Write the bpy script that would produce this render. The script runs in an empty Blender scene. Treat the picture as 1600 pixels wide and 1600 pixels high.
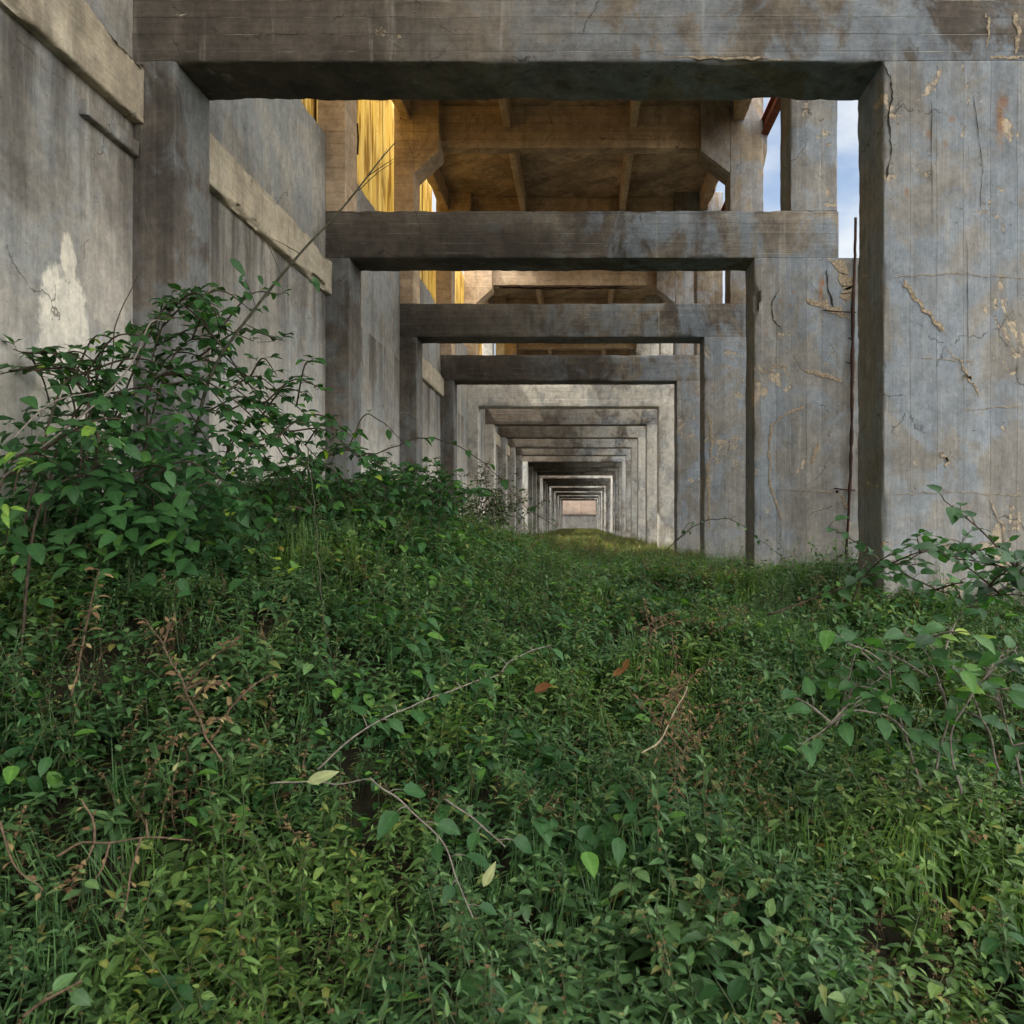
import bpy, bmesh, math, random
import numpy as np
from mathutils import Vector, Matrix, noise as mn
R = math.radians
sc = bpy.context.scene
COL = sc.collection

# ------------------------------------------------------------------ camera, sky, sun, exposure
F = 1200.0                      # focal length in pixels of the 1600 px photograph
VX, VY = 909.0, 815.5           # vanishing point of the passage
U = 0.0035                      # metres per design unit
S = 4.2                         # metres per bay
E = 1.6                         # eye height above datum
cam_d = bpy.data.cameras.new("camera")
cam = bpy.data.objects.new("camera", cam_d); COL.objects.link(cam)
cam.location = (0, 0, E); cam.rotation_euler = (R(90), 0, 0)
cam_d.sensor_width = 36; cam_d.lens = 36 * F / 1600
cam_d.shift_x = -(VX - 800) / 1600; cam_d.shift_y = (VY - 800) / 1600
cam_d.clip_start = 0.05; cam_d.clip_end = 2000
cam_d.dof.use_dof = True; cam_d.dof.focus_distance = 6.5; cam_d.dof.aperture_fstop = 7.0
sc.camera = cam
sc.render.resolution_x = sc.render.resolution_y = 1024

SUN_EL, SUN_AZ = 62.0, 258.0    # azimuth clockwise from +Y: the sun stands high off to the left
w = bpy.data.worlds.new("World"); sc.world = w; w.use_nodes = True
nt = w.node_tree; nt.nodes.clear()
sky = nt.nodes.new("ShaderNodeTexSky"); sky.sky_type = 'NISHITA'; sky.sun_disc = False
sky.sun_elevation = R(SUN_EL); sky.sun_rotation = R(SUN_AZ); sky.air_density = 1.1; sky.dust_density = 1.5
L = nt.links.new
def wn(kind, **k):
    n = nt.nodes.new(kind)
    for a_, v in k.items(): setattr(n, a_, v)
    return n
tc = wn("ShaderNodeTexCoord")
mp = wn("ShaderNodeMapping"); mp.inputs['Scale'].default_value = (1, 1, 2.0); L(tc.outputs['Generated'], mp.inputs[0])
nz = wn("ShaderNodeTexNoise"); nz.inputs['Scale'].default_value = 3.4; nz.inputs['Detail'].default_value = 8; nz.inputs['Roughness'].default_value = .58; L(mp.outputs[0], nz.inputs['Vector'])
sp_ = wn("ShaderNodeSeparateXYZ"); L(tc.outputs['Generated'], sp_.inputs[0])
# broken cloud: thin veils ahead; unseen bright banks elsewhere, added to light the interior
fill_bank = wn("ShaderNodeMapRange", interpolation_type='SMOOTHSTEP'); L(sp_.outputs[1], fill_bank.inputs[0])
for k_, v_ in (('From Min', .80), ('From Max', .35), ('To Min', 0), ('To Max', 1)): fill_bank.inputs[k_].default_value = v_
cov = wn("ShaderNodeMapRange", interpolation_type='SMOOTHSTEP'); L(nz.outputs['Fac'], cov.inputs[0])
for k_, v_ in (('From Min', .36), ('From Max', .66), ('To Min', .12), ('To Max', 1)): cov.inputs[k_].default_value = v_
ccol = wn("ShaderNodeMix", data_type='RGBA'); L(fill_bank.outputs[0], ccol.inputs[0]); ccol.inputs[6].default_value = (2.05, 2.15, 2.25, 1); ccol.inputs[7].default_value = (15.0, 14.5, 13.4, 1)
dim = wn("ShaderNodeMix", data_type='RGBA', blend_type='MULTIPLY'); dim.inputs[0].default_value = 1; dim.inputs[7].default_value = (.46, .46, .45, 1); L(sky.outputs[0], dim.inputs[6])
mx = wn("ShaderNodeMix", data_type='RGBA'); L(cov.outputs[0], mx.inputs[0]); L(dim.outputs[2], mx.inputs[6]); L(ccol.outputs[2], mx.inputs[7])
bg = wn("ShaderNodeBackground"); bg.inputs['Strength'].default_value = 0.14; L(mx.outputs[2], bg.inputs[0])
out = wn("ShaderNodeOutputWorld"); L(bg.outputs[0], out.inputs[0])

sd = bpy.data.lights.new("sun", 'SUN'); sd.energy = 3.6; sd.angle = R(0.5); sd.color = (1.0, .93, .80)
so = bpy.data.objects.new("sun", sd); COL.objects.link(so)
sdir = Vector((math.sin(R(SUN_AZ)) * math.cos(R(SUN_EL)), math.cos(R(SUN_AZ)) * math.cos(R(SUN_EL)), math.sin(R(SUN_EL))))
so.rotation_euler = sdir.to_track_quat('Z', 'Y').to_euler(); so.location = (-30, 0, 30)
sc.view_settings.view_transform = 'Standard'; sc.view_settings.look = 'None'
sc.view_settings.exposure = 1.65; sc.view_settings.gamma = 1.0; sc.view_settings.use_curve_mapping = False
sc.cycles.max_bounces = 8; sc.cycles.diffuse_bounces = 5; sc.cycles.transparent_max_bounces = 8
sc.cycles.use_denoising = True; sc.cycles.sample_clamp_indirect = 6

def P(px, py, Y):
    """a point of the place, from where the photo shows it and how far away it stands"""
    return Vector(((px - VX) / F * Y, Y, E + (VY - py) / F * Y))

# ------------------------------------------------------------------ small shader language
class NT:
    def __init__(s, name):
        s.m = bpy.data.materials.new(name); s.m.use_nodes = True; s.t = s.m.node_tree; s.t.nodes.clear()
        s.out = s.t.nodes.new("ShaderNodeOutputMaterial")
        g = s.t.nodes.new("ShaderNodeNewGeometry"); s.pos = g.outputs['Position']; s.nrm = g.outputs['Normal']
        sep = s.t.nodes.new("ShaderNodeSeparateXYZ"); s.t.links.new(s.pos, sep.inputs[0]); s.x, s.y, s.z = sep.outputs
    def put(s, sock, v):
        if hasattr(v, 'is_output'): s.t.links.new(v, sock)
        elif v is not None:
            if isinstance(v, (tuple, list)) and len(v) == 3 and sock.type == 'RGBA': v = (*v, 1)
            sock.default_value = v
    def math(s, op, a, b=None, c=None, clamp=False):
        n = s.t.nodes.new("ShaderNodeMath"); n.operation = op; n.use_clamp = clamp
        s.put(n.inputs[0], a); s.put(n.inputs[1], b); s.put(n.inputs[2], c); return n.outputs[0]
    def add(s, a, b): return s.math('ADD', a, b)
    def mul(s, a, b): return s.math('MULTIPLY', a, b)
    def vec(s, x, y, z):
        n = s.t.nodes.new("ShaderNodeCombineXYZ"); s.put(n.inputs[0], x); s.put(n.inputs[1], y); s.put(n.inputs[2], z); return n.outputs[0]
    def scale(s, v, k):
        n = s.t.nodes.new("ShaderNodeVectorMath"); n.operation = 'MULTIPLY'; s.put(n.inputs[0], v); s.put(n.inputs[1], k); return n.outputs[0]
    def noise(s, v, scale=1, detail=4, rough=.5, dist=0, color=False):
        n = s.t.nodes.new("ShaderNodeTexNoise"); s.put(n.inputs['Vector'], v); n.inputs['Scale'].default_value = scale
        n.inputs['Detail'].default_value = detail; n.inputs['Roughness'].default_value = rough; n.inputs['Distortion'].default_value = dist
        return n.outputs['Color' if color else 'Fac']
    def mixv(s, v, scale, amt):
        n = s.t.nodes.new("ShaderNodeVectorMath"); n.operation = 'MULTIPLY_ADD'; s.put(n.inputs[0], s.noise(v, scale, 5, .6, 0, True)); n.inputs[1].default_value = (amt, amt, amt); s.put(n.inputs[2], v); return n.outputs[0]
    def white(s, v):
        n = s.t.nodes.new("ShaderNodeTexWhiteNoise"); n.noise_dimensions = '1D'; s.put(n.inputs['W'], v); return n.outputs['Value']
    def ss(s, v, lo, hi, a=0., b=1.):
        n = s.t.nodes.new("ShaderNodeMapRange"); n.interpolation_type = 'SMOOTHSTEP'
        s.put(n.inputs['Value'], v); n.inputs['From Min'].default_value = lo; n.inputs['From Max'].default_value = hi
        n.inputs['To Min'].default_value = a; n.inputs['To Max'].default_value = b; return n.outputs['Result']
    def mix(s, f, a, b, mode='MIX'):
        n = s.t.nodes.new("ShaderNodeMix"); n.data_type = 'RGBA'; n.blend_type = mode; s.put(n.inputs[0], f); s.put(n.inputs[6], a); s.put(n.inputs[7], b); return n.outputs[2]
    def ramp(s, f, stops):
        n = s.t.nodes.new("ShaderNodeValToRGB"); e = n.color_ramp.elements
        while len(e) < len(stops): e.new(.5)
        for q, (p, c) in zip(e, stops): q.position = p; q.color = (*c, 1)
        s.put(n.inputs[0], f); return n.outputs[0]
    def attr(s, name):
        n = s.t.nodes.new("ShaderNodeAttribute"); n.attribute_name = name; return n.outputs['Fac']
    def bump(s, h, strength, dist, normal=None):
        n = s.t.nodes.new("ShaderNodeBump"); n.inputs['Strength'].default_value = strength; n.inputs['Distance'].default_value = dist
        s.put(n.inputs['Height'], h); s.put(n.inputs['Normal'], normal); return n.outputs[0]
    def bsdf(s, col, rough=.9, spec=.25, normal=None, metal=0):
        n = s.t.nodes.new("ShaderNodeBsdfPrincipled"); s.put(n.inputs['Base Color'], col); s.put(n.inputs['Roughness'], rough)
        n.inputs['Specular IOR Level'].default_value = spec; n.inputs['Metallic'].default_value = metal; s.put(n.inputs['Normal'], normal); return n.outputs[0]
    def end(s, sh): s.t.links.new(sh, s.out.inputs['Surface']); return s.m

def blob(n, axis_a, axis_b, ca, cb, ra, rb, wob=.5, sc_=6.0, soft=(1.0, .45)):
    """mask of one ragged stain round (ca, cb)"""
    a = n.math('DIVIDE', n.math('SUBTRACT', axis_a, ca), ra); b = n.math('DIVIDE', n.math('SUBTRACT', axis_b, cb), rb)
    d = n.math('SQRT', n.add(n.mul(a, a), n.mul(b, b)))
    d = n.add(d, n.mul(n.math('SUBTRACT', n.noise(n.pos, sc_, 5, .65), .5), wob * 2))
    return n.ss(d, soft[0], soft[1])

def concrete(name, boards='x', pale=0.0, dark=(.085, .070, .055), mid=(.245, .215, .175), blue=(.21, .25, .295), beige=(.42, .34, .24),
             blue_x=None, spall=.62, stain=1.0, white=.62, rust=(), splash=(), warm=0.0, board_w=.128, white_seams=True, seam_k=.5, low=0.0, foot=0.0, drip=None):
    n = NT(name); x, y, z = n.x, n.y, n.z
    wob = n.mul(n.math('SUBTRACT', n.noise(n.pos, 1.3, 3), .5), .02)
    if boards == 'x':
        along = n.add(x, y); v = n.add(z, wob); g = n.vec(n.mul(x, 1.1), n.mul(y, 1.1), n.mul(z, 22)); g2 = n.vec(n.mul(x, 6), n.mul(y, 6), n.mul(z, 90))
    else:
        along = z; v = n.add(n.add(x, y), wob); g = n.vec(n.mul(x, 20), n.mul(y, 20), n.mul(z, .9)); g2 = n.vec(n.mul(x, 85), n.mul(y, 85), n.mul(z, 5))
    q = n.math('DIVIDE', v, board_w); idx = n.math('FLOOR', q); fr = n.math('FRACT', q)
    edge = n.math('MINIMUM', fr, n.math('SUBTRACT', 1.0, fr))
    seam = n.ss(edge, .035, .0)
    tone = n.white(idx)
    big = n.noise(n.pos, .75, 8, .64, .4); med = n.noise(n.scale(n.pos, (1, 1, .7)), 2.6, 9, .70, .6); fine = n.noise(n.pos, 26, 5, .75); mot = n.noise(n.scale(n.pos, (1, 1, .8)), 7.5, 8, .72, .4)
    grain = n.noise(g, 1.0, 4, .62); grain2 = n.noise(g2, 1.0, 2, .6)
    streak = n.noise(n.vec(n.mul(x, 3.2), n.mul(y, 3.2), n.mul(z, .22)), 1.0, 6, .65, .25)
    c = n.mix(n.ss(n.add(big, n.add(n.mul(n.math('SUBTRACT', grain, .5), .13), n.mul(n.math('SUBTRACT', med, .5), .55))), .33, .67), dark, mid)
    bl = n.ss(n.noise(n.scale(n.pos, (1.0, 1.0, .8)), 1.15, 10, .68, .9), .45, .545)
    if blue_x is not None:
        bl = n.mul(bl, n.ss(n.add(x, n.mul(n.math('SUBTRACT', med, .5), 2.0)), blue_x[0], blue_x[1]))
        c = n.mix(n.ss(n.add(x, n.mul(n.math('SUBTRACT', big, .5), 3.0)), blue_x[1], blue_x[0], 0, .62), c, dark)  # darker at left, bluer at right: side light put into the colour
    c = n.mix(n.mul(bl, n.ss(med, .3, .65, .45, .85)), c, blue)
    if pale:
        pm = n.mul(n.ss(n.add(med, n.mul(n.math('SUBTRACT', big, .5), 1.1)), .36, .56), pale)
        if blue_x is not None: pm = n.mul(pm, n.ss(n.add(x, n.mul(n.math('SUBTRACT', big, .5), 3.0)), blue_x[0], blue_x[1]))
        c = n.mix(pm, c, (.56, .53, .47))
    if foot: c = n.mix(n.mul(n.ss(n.add(z, n.mul(n.math('SUBTRACT', med, .5), 1.6)), E + .25, E - .55), foot), c, (.30, .285, .26))
    if drip: c = n.mix(n.mul(n.ss(z, drip - 1.5, drip, 0, 1), n.mul(n.ss(z, drip + .004, drip), n.ss(streak, .40, .62, 0, .8))), c, (.075, .062, .05))
    if low: c = n.mix(n.mul(n.ss(n.add(z, n.mul(n.math('SUBTRACT', med, .5), 3.2)), E + 2.1, E - .1), low), c, (.62, .59, .53))  # paler towards the wall foot: light from the open side painted in
    st = n.mul(n.ss(streak, .52, .72), .62 * stain); c = n.mix(st, c, (.06, .05, .042))
    st2 = n.mul(n.ss(n.noise(n.vec(n.mul(x, 5), n.mul(y, 5), n.mul(z, .35)), 1.3, 5, .6), .60, .75), .35); c = n.mix(st2, c, (.47, .44, .39))
    c = n.mix(n.ss(grain, .60, .36, 0, .16), c, n.mix(1.0, c, (.45, .43, .40), 'MULTIPLY'))
    c = n.mix(1.0, c, n.ramp(tone, [(0, (.87, .87, .87)), (1, (1.08, 1.07, 1.06))]), 'MULTIPLY')
    # flaked skin: beige aggregate underneath
    spn = n.noise(n.scale(n.pos, (1, 1, .85)), 2.1, 9, .68, .9)
    sp = n.ss(n.add(spn, n.mul(n.math('SUBTRACT', fine, .5), .16)), spall, spall + .025)
    agg = n.mix(n.ss(fine, .38, .62), n.mix(.5, beige, dark), beige)
    c = n.mix(n.mul(sp, .85), c, agg)
    # scattered white lime
    wl = n.ss(n.add(n.noise(n.pos, 3.3, 10, .72, 1.2), n.mul(n.math('SUBTRACT', grain, .5), .2)), white + .06, white + .1)
    c = n.mix(n.mul(wl, .6), c, (.62, .58, .5))
    broken = n.ss(n.noise(n.vec(along, idx, 0.0), 1.7, 4, .6), .47, .6)
    if white_seams: c = n.mix(n.mul(n.mul(seam, broken), .8), c, (.52, .49, .44))
    c = n.mix(n.mul(n.mul(seam, n.math('SUBTRACT', 1.0, broken)), seam_k), c, (.05, .045, .04))
    for (cx, cz, rx, rz, colr, k) in rust: c = n.mix(n.mul(blob(n, x, z, cx, cz, rx, rz, .6, 14, (1.25, .1)), k * .75), c, colr)
    for (cy, cz, ry, rz, colr, k) in splash: c = n.mix(n.mul(blob(n, y, z, cy, cz, ry, rz, .6, 7, (1.02, .72)), k), c, colr)
    if warm: c = n.mix(warm, c, (.42, .25, .12))
    c = n.mix(1.0, c, n.ramp(mot, [(.30, (.72, .72, .73)), (.5, (1, 1, 1)), (.70, (1.26, 1.24, 1.2))]), 'MULTIPLY')
    c = n.mix(1.0, c, n.ramp(fine, [(.3, (.84, .84, .84)), (.7, (1.14, 1.14, 1.14))]), 'MULTIPLY')
    vo = n.t.nodes.new("ShaderNodeTexVoronoi"); vo.feature = 'DISTANCE_TO_EDGE'; vo.inputs['Scale'].default_value = .8; n.put(vo.inputs['Vector'], n.mixv(n.pos, 1.6, .55))
    hair = n.mul(n.ss(vo.outputs['Distance'], .0065, .001), n.ss(med, .50, .56)); c = n.mix(n.mul(hair, .7), c, (.04, .035, .03))
    pit = n.ss(n.noise(n.pos, 48, 2, .5), .68, .76)
    c = n.mix(n.mul(pit, .5), c, (.04, .035, .03))
    c = n.mix(1.0, c, n.ramp(grain2, [(.25, (.92, .92, .92)), (.75, (1.07, 1.07, 1.07))]), 'MULTIPLY')
    h = n.add(n.mul(grain, .5), n.mul(grain2, .18)); h = n.add(h, n.mul(tone, .35)); h = n.math('SUBTRACT', h, n.mul(seam, seam_k))
    h = n.math('SUBTRACT', h, n.mul(sp, .9)); h = n.math('SUBTRACT', h, n.mul(pit, .5)); h = n.add(h, n.mul(fine, n.add(.12, n.mul(sp, .5))))
    return n.end(n.bsdf(c, .88, .2, n.bump(h, .75, .012)))

def simple(name, c1, c2, scale=8, rough=.85, stretch=(1, 1, 1), spec=.2, bump=.4):
    n = NT(name); f = n.noise(n.scale(n.pos, stretch), scale, 6, .65, .3); c = n.mix(n.ss(f, .35, .65), c1, c2)
    return n.end(n.bsdf(c, rough, spec, n.bump(f, bump, .01)))

def leafmat(name, stops, trans=.28, rough=.42, spec=.35, patch=True, tr_tint=(1.5, 1.75, .55)):
    n = NT(name); t = n.attr("tint"); c = n.ramp(t, stops)
    if patch:
        pn = n.noise(n.pos, 1.1, 3, .5); c = n.mix(n.ss(pn, .48, .64, 0, .8), c, n.mix(1.0, c, (1.45, 1.25, .78), 'MULTIPLY'))
    mid = n.math('POWER', n.attr("rib"), 7.0); c = n.mix(n.mul(mid, .4), c, n.mix(1.0, c, (1.9, 1.8, 1.6), 'MULTIPLY'))
    sp = n.noise(n.pos, 60, 3, .6); c = n.mix(1.0, c, n.ramp(sp, [(.25, (.78, .78, .78)), (.75, (1.18, 1.18, 1.15))]), 'MULTIPLY')
    a = n.bsdf(c, rough, spec, n.bump(sp, .35, .004))
    tr = n.t.nodes.new("ShaderNodeBsdfTranslucent"); n.put(tr.inputs[0], n.mix(1.0, c, tr_tint, 'MULTIPLY'))
    m = n.t.nodes.new("ShaderNodeMixShader"); m.inputs[0].default_value = trans
    n.t.links.new(a, m.inputs[1]); n.t.links.new(tr.outputs[0], m.inputs[2]); return n.end(m.outputs[0])

# ------------------------------------------------------------------ mesh helpers
class MB:
    def __init__(s): s.v = []; s.f = []; s.m = []; s.t = []; s.r = []
    def vert(s, p, tint=.5, rib=0.): s.v.append(tuple(p)); s.t.append(tint); s.r.append(rib); return len(s.v) - 1
    def face(s, idx, mat=0): s.f.append(tuple(idx)); s.m.append(mat)
    def tube(s, pts, radii, k=5, mat=0, tint=.5):
        pts = [Vector(p) for p in pts]; rings = []; up = Vector((.31, .87, .38))
        for i, p in enumerate(pts):
            d = (pts[min(i + 1, len(pts) - 1)] - pts[max(i - 1, 0)]).normalized()
            a = d.cross(up); a = a.normalized() if a.length > 1e-4 else Vector((1, 0, 0)); b = d.cross(a); r = radii[i] if hasattr(radii, '__len__') else radii
            rings.append([s.vert(p + (a * math.cos(2 * math.pi * j / k) + b * math.sin(2 * math.pi * j / k)) * r, tint) for j in range(k)])
        for A, B in zip(rings, rings[1:]):
            for j in range(k): s.face((A[j], A[(j + 1) % k], B[(j + 1) % k], B[j]), mat)
        s.face(rings[0][::-1], mat); s.face(rings[-1], mat)
    def leaf(s, base, d, up, ln, wd, fold=.25, curl=.3, tint=.5, mat=0, prof=None, wave=0.):
        d = Vector(d).normalized(); a = d.cross(Vector(up)); a = a.normalized() if a.length > 1e-4 else Vector((1, 0, 0)); nrm = a.cross(d)
        prof = prof or ((0, 0), (.32, 1.), (.66, .72), (1, 0)); prev = None; base = Vector(base)
        for i, (t, wf) in enumerate(prof):
            c = base + d * (ln * t) - nrm * (curl * ln * t * t)
            if wf == 0: cur = [s.vert(c, tint, 1)]
            else:
                o = a * (wd * .5 * wf); l_ = nrm * (fold * wd * .5 * wf); wv = nrm * (wave * wd * (1 if i % 2 else -1))
                cur = [s.vert(c - o + l_ + wv, tint, 0), s.vert(c, tint, 1), s.vert(c + o + l_ - wv, tint, 0)]
            if prev:
                if len(prev) == 1 and len(cur) == 3: s.face((prev[0], cur[1], cur[0]), mat); s.face((prev[0], cur[2], cur[1]), mat)
                elif len(prev) == 3 and len(cur) == 3: s.face((prev[0], prev[1], cur[1], cur[0]), mat); s.face((prev[1], prev[2], cur[2], cur[1]), mat)
                elif len(prev) == 3: s.face((prev[0], prev[1], cur[0]), mat); s.face((prev[1], prev[2], cur[0]), mat)
            prev = cur
    def mesh(s, name, mats, smooth=True):
        me = bpy.data.meshes.new(name); me.from_pydata(s.v, [], s.f)
        for m in mats: me.materials.append(m)
        me.polygons.foreach_set('material_index', s.m); me.polygons.foreach_set('use_smooth', [smooth] * len(s.f))
        for nm, dat in (("tint", s.t), ("rib", s.r)):
            at = me.attributes.new(nm, 'FLOAT', 'POINT'); at.data.foreach_set('value', dat)
        me.update(); return me
    def obj(s, name, mats, parent=None, smooth=True):
        o = bpy.data.objects.new(name, s.mesh(name, mats, smooth)); COL.objects.link(o)
        if parent: o.parent = parent; o.matrix_parent_inverse = parent.matrix_world.inverted() if parent.matrix_world != Matrix() else Matrix()
        return o

def tag(o, label=None, cat=None, group=None, kind=None):
    for k, v in (('label', label), ('category', cat), ('group', group), ('kind', kind)):
        if v: o[k] = v
    return o
def thing(name, label, cat, group=None):
    o = bpy.data.objects.new(name, None); COL.objects.link(o); o.empty_display_size = .2
    return tag(o, label, cat, group)

def nz3(p, s): return mn.noise((p[0] * s, p[1] * s, p[2] * s))
def lat(a, b, step, b0=.012):
    n = max(1, int(round((b - a - 2 * b0) / step))); q = [a + b0 + (b - a - 2 * b0) * i / n for i in range(n + 1)]
    return [a] + q + [b]
def rough_box(mb, X, Y, Z, step=.06, amp=.003, chip=.03, mate=(), mat=0, bite=None, sound=None):
    """a cast block: lattice surface with a worn, chipped arris; `mate` names the sides that butt on a neighbour"""
    c = [lat(*X, step), lat(*Y, step), lat(*Z, step)]; dim = [len(q) - 1 for q in c]; seen = {}
    lo = [q[0] for q in c]; hi = [q[-1] for q in c]
    free = lambda ax, e: ('xyz'[ax] + ('0' if e < 0 else '1')) not in mate
    def V(i, j, k):
        key = (i, j, k)
        if key in seen: return seen[key]
        p = [c[0][i], c[1][j], c[2][k]]; q0 = list(p); ext = []; near = []
        for ax, ii in enumerate(key):
            if ii == 0: ext.append((ax, -1))
            elif ii == dim[ax]: ext.append((ax, 1))
            elif ii == 1: near.append((ax, -1)); q0[ax] = lo[ax]
            elif ii == dim[ax] - 1: near.append((ax, 1)); q0[ax] = hi[ax]
        fe = [e for e in ext if free(*e)]
        def cval(pt):
            a = max(0, nz3(pt, 1.9) - .08) * 1.5 + max(0, nz3(pt, 7)) * .55 + max(0, nz3(pt, 17)) * .3
            v = a * chip
            if sound and sound(pt): return 0
            return min(v, step * 1.2)
        if len(fe) >= 2:
            cv = cval(q0)
            for ax, e in fe: p[ax] -= e * cv * .55
        elif len(fe) == 1:
            nf = [e for e in near if free(*e)]
            if nf:
                cv = cval(q0)
                for ax, e in nf: p[ax] -= e * cv
            ax, e = fe[0]; p[ax] += e * amp * (nz3(p, 2.3) + .6 * nz3(p, 9))
        seen[key] = mb.vert(p); return seen[key]
    a, b, d = dim
    for i in range(a):
        for k in range(d):
            mb.face((V(i, 0, k), V(i + 1, 0, k), V(i + 1, 0, k + 1), V(i, 0, k + 1)), mat); mb.face((V(i, b, k), V(i, b, k + 1), V(i + 1, b, k + 1), V(i + 1, b, k)), mat)
    for j in range(b):
        for k in range(d):
            mb.face((V(0, j, k), V(0, j, k + 1), V(0, j + 1, k + 1), V(0, j + 1, k)), mat); mb.face((V(a, j, k), V(a, j + 1, k), V(a, j + 1, k + 1), V(a, j, k + 1)), mat)
    for i in range(a):
        for j in range(b):
            mb.face((V(i, j, 0), V(i, j + 1, 0), V(i + 1, j + 1, 0), V(i + 1, j, 0)), mat); mb.face((V(i, j, d), V(i + 1, j, d), V(i + 1, j + 1, d), V(i, j + 1, d)), mat)
def box_obj(name, X, Y, Z, mats, parent, **k):
    mb = MB(); rough_box(mb, X, Y, Z, **k); return mb.obj(name, mats, parent)
def prism(mb, poly, y0, y1, mat=0):
    """polygon in the x-z plane pushed from y0 to y1"""
    a = [mb.vert((x, y0, z)) for x, z in poly]; b = [mb.vert((x, y1, z)) for x, z in poly]
    mb.face(a, mat); mb.face(b[::-1], mat); k = len(poly)
    for i in range(k): mb.face((a[i], b[i], b[(i + 1) % k], a[(i + 1) % k]), mat)
def strip(mb, pts, wid, y, mat, seed=0, sub=6, jit=.012, wid_noise=.7):
    """an irregular crack or groove running over a wall face at depth y"""
    rnd = random.Random(seed); pl = []
    for (a, b) in zip(pts, pts[1:]):
        for i in range(sub): pl.append((a[0] + (b[0] - a[0]) * i / sub + rnd.uniform(-jit, jit), a[1] + (b[1] - a[1]) * i / sub + rnd.uniform(-jit, jit)))
    pl.append(pts[-1]); prev = None; n = len(pl)
    for i, (x, z) in enumerate(pl):
        d = Vector((pl[min(i + 1, n - 1)][0] - pl[max(i - 1, 0)][0], pl[min(i + 1, n - 1)][1] - pl[max(i - 1, 0)][1])); d = d.normalized() if d.length else Vector((0, 1))
        ww = wid * (1 - wid_noise + wid_noise * 1.6 * rnd.random()) * (.25 if i in (0, n - 1) else 1) * .5
        cur = (mb.vert((x - d.y * ww, y, z + d.x * ww)), mb.vert((x + d.y * ww * rnd.uniform(.6, 1.4), y, z - d.x * ww)))
        if prev: mb.face((prev[0], prev[1], cur[1], cur[0]), mat)
        prev = cur
def on_plane(pts, Y): return [((px - VX) / F * Y, E + (VY - py) / F * Y) for px, py in pts]

# ------------------------------------------------------------------ materials
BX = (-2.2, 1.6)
rust_c = (.22, .10, .025)
M = {}
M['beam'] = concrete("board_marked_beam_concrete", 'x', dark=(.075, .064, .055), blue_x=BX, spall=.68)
M['leg_right'] = concrete("weathered_blue_grey_concrete", 'z', foot=.5, dark=(.18, .170, .155), blue_x=(-1, 1.5), spall=.60, board_w=.2, stain=.4, mid=(.25, .243, .23), white_seams=False, seam_k=.22,
    rust=[(3.13, E + 3.02, .04, .25, rust_c, .9), (3.16, E + 3.14, .035, .07, (.24, .09, .025), .8), (2.77, E + 3.01, .035, .03, rust_c, .8), (2.43, E + 2.47, .02, .05, rust_c, .8), (2.94, E + 3.78, .03, .16, rust_c, .7), (2.44, E + 3.62, .03, .09, rust_c, .8), (2.60, E + 2.90, .03, .04, rust_c, .7), (2.72, E + 2.83, .03, .04, rust_c, .7)])
M['leg_left'] = concrete("dark_pilaster_concrete", 'z', dark=(.075, .066, .058), mid=(.165, .145, .12), blue=(.17, .18, .185), spall=.70, stain=.9, white_seams=False, seam_k=.12)  # left legs, darker than the right ones
M['column'] = concrete("upper_column_concrete", 'z', dark=(.11, .092, .07), mid=(.27, .235, .185), blue_x=(1.8, 3.1), spall=.68, board_w=.1, warm=.10)
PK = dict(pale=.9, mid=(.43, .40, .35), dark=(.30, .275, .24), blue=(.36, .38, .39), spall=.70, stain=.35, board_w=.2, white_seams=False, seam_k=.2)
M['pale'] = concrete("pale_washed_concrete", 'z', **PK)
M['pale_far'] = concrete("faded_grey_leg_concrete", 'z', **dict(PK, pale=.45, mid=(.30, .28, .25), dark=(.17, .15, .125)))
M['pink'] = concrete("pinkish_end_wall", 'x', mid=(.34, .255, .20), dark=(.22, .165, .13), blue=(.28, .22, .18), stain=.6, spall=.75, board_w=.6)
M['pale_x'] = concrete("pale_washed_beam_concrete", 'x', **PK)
M['pale_beam'] = concrete("pale_stained_shaded_beam_concrete", 'x', pale=.5, mid=(.32, .285, .24), dark=(.11, .088, .066), spall=.70, stain=.8, blue_x=(-1.6, 2.2))
M['wall'] = concrete("streaked_wall_concrete", 'z', dark=(.20, .185, .165), mid=(.37, .345, .305), blue=(.27, .285, .29), spall=.75, stain=.55, board_w=.9, white_seams=False, seam_k=.15, low=.92, drip=E + 850 * U,
    splash=[(4.98, E + 1.33, .26, .36, (.66, .62, .53), .95), (5.0, E + .72, .34, .60, (.66, .62, .54), .9), (5.02, E + 1.72, .08, .18, (.62, .57, .48), .9)])
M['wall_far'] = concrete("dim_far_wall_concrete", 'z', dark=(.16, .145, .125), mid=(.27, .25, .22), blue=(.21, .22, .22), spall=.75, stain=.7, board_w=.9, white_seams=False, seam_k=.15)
M['ledge'] = concrete("lime_washed_ledge", 'x', dark=(.34, .29, .22), mid=(.52, .45, .34), blue=(.48, .43, .34), spall=.68, stain=.7, board_w=.9, white_seams=False)
M['roof'] = concrete("ochre_stained_soffit", 'x', dark=(.34, .26, .18), mid=(.60, .47, .34), blue=(.52, .39, .26), spall=.74, stain=.5, warm=.14, board_w=.16, white_seams=False)
M['crack'] = simple("open_crack", (.012, .010, .008), (.03, .025, .02), 20)
M['spall'] = simple("exposed_aggregate", (.15, .12, .085), (.36, .29, .205), 40, .95, bump=.9)
M['rust'] = simple("rusted_iron", (.018, .011, .009), (.05, .024, .017), 30, .8)
M['steel'] = simple("red_oxide_steel", (.16, .045, .025), (.24, .075, .04), 9, .7)
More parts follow.
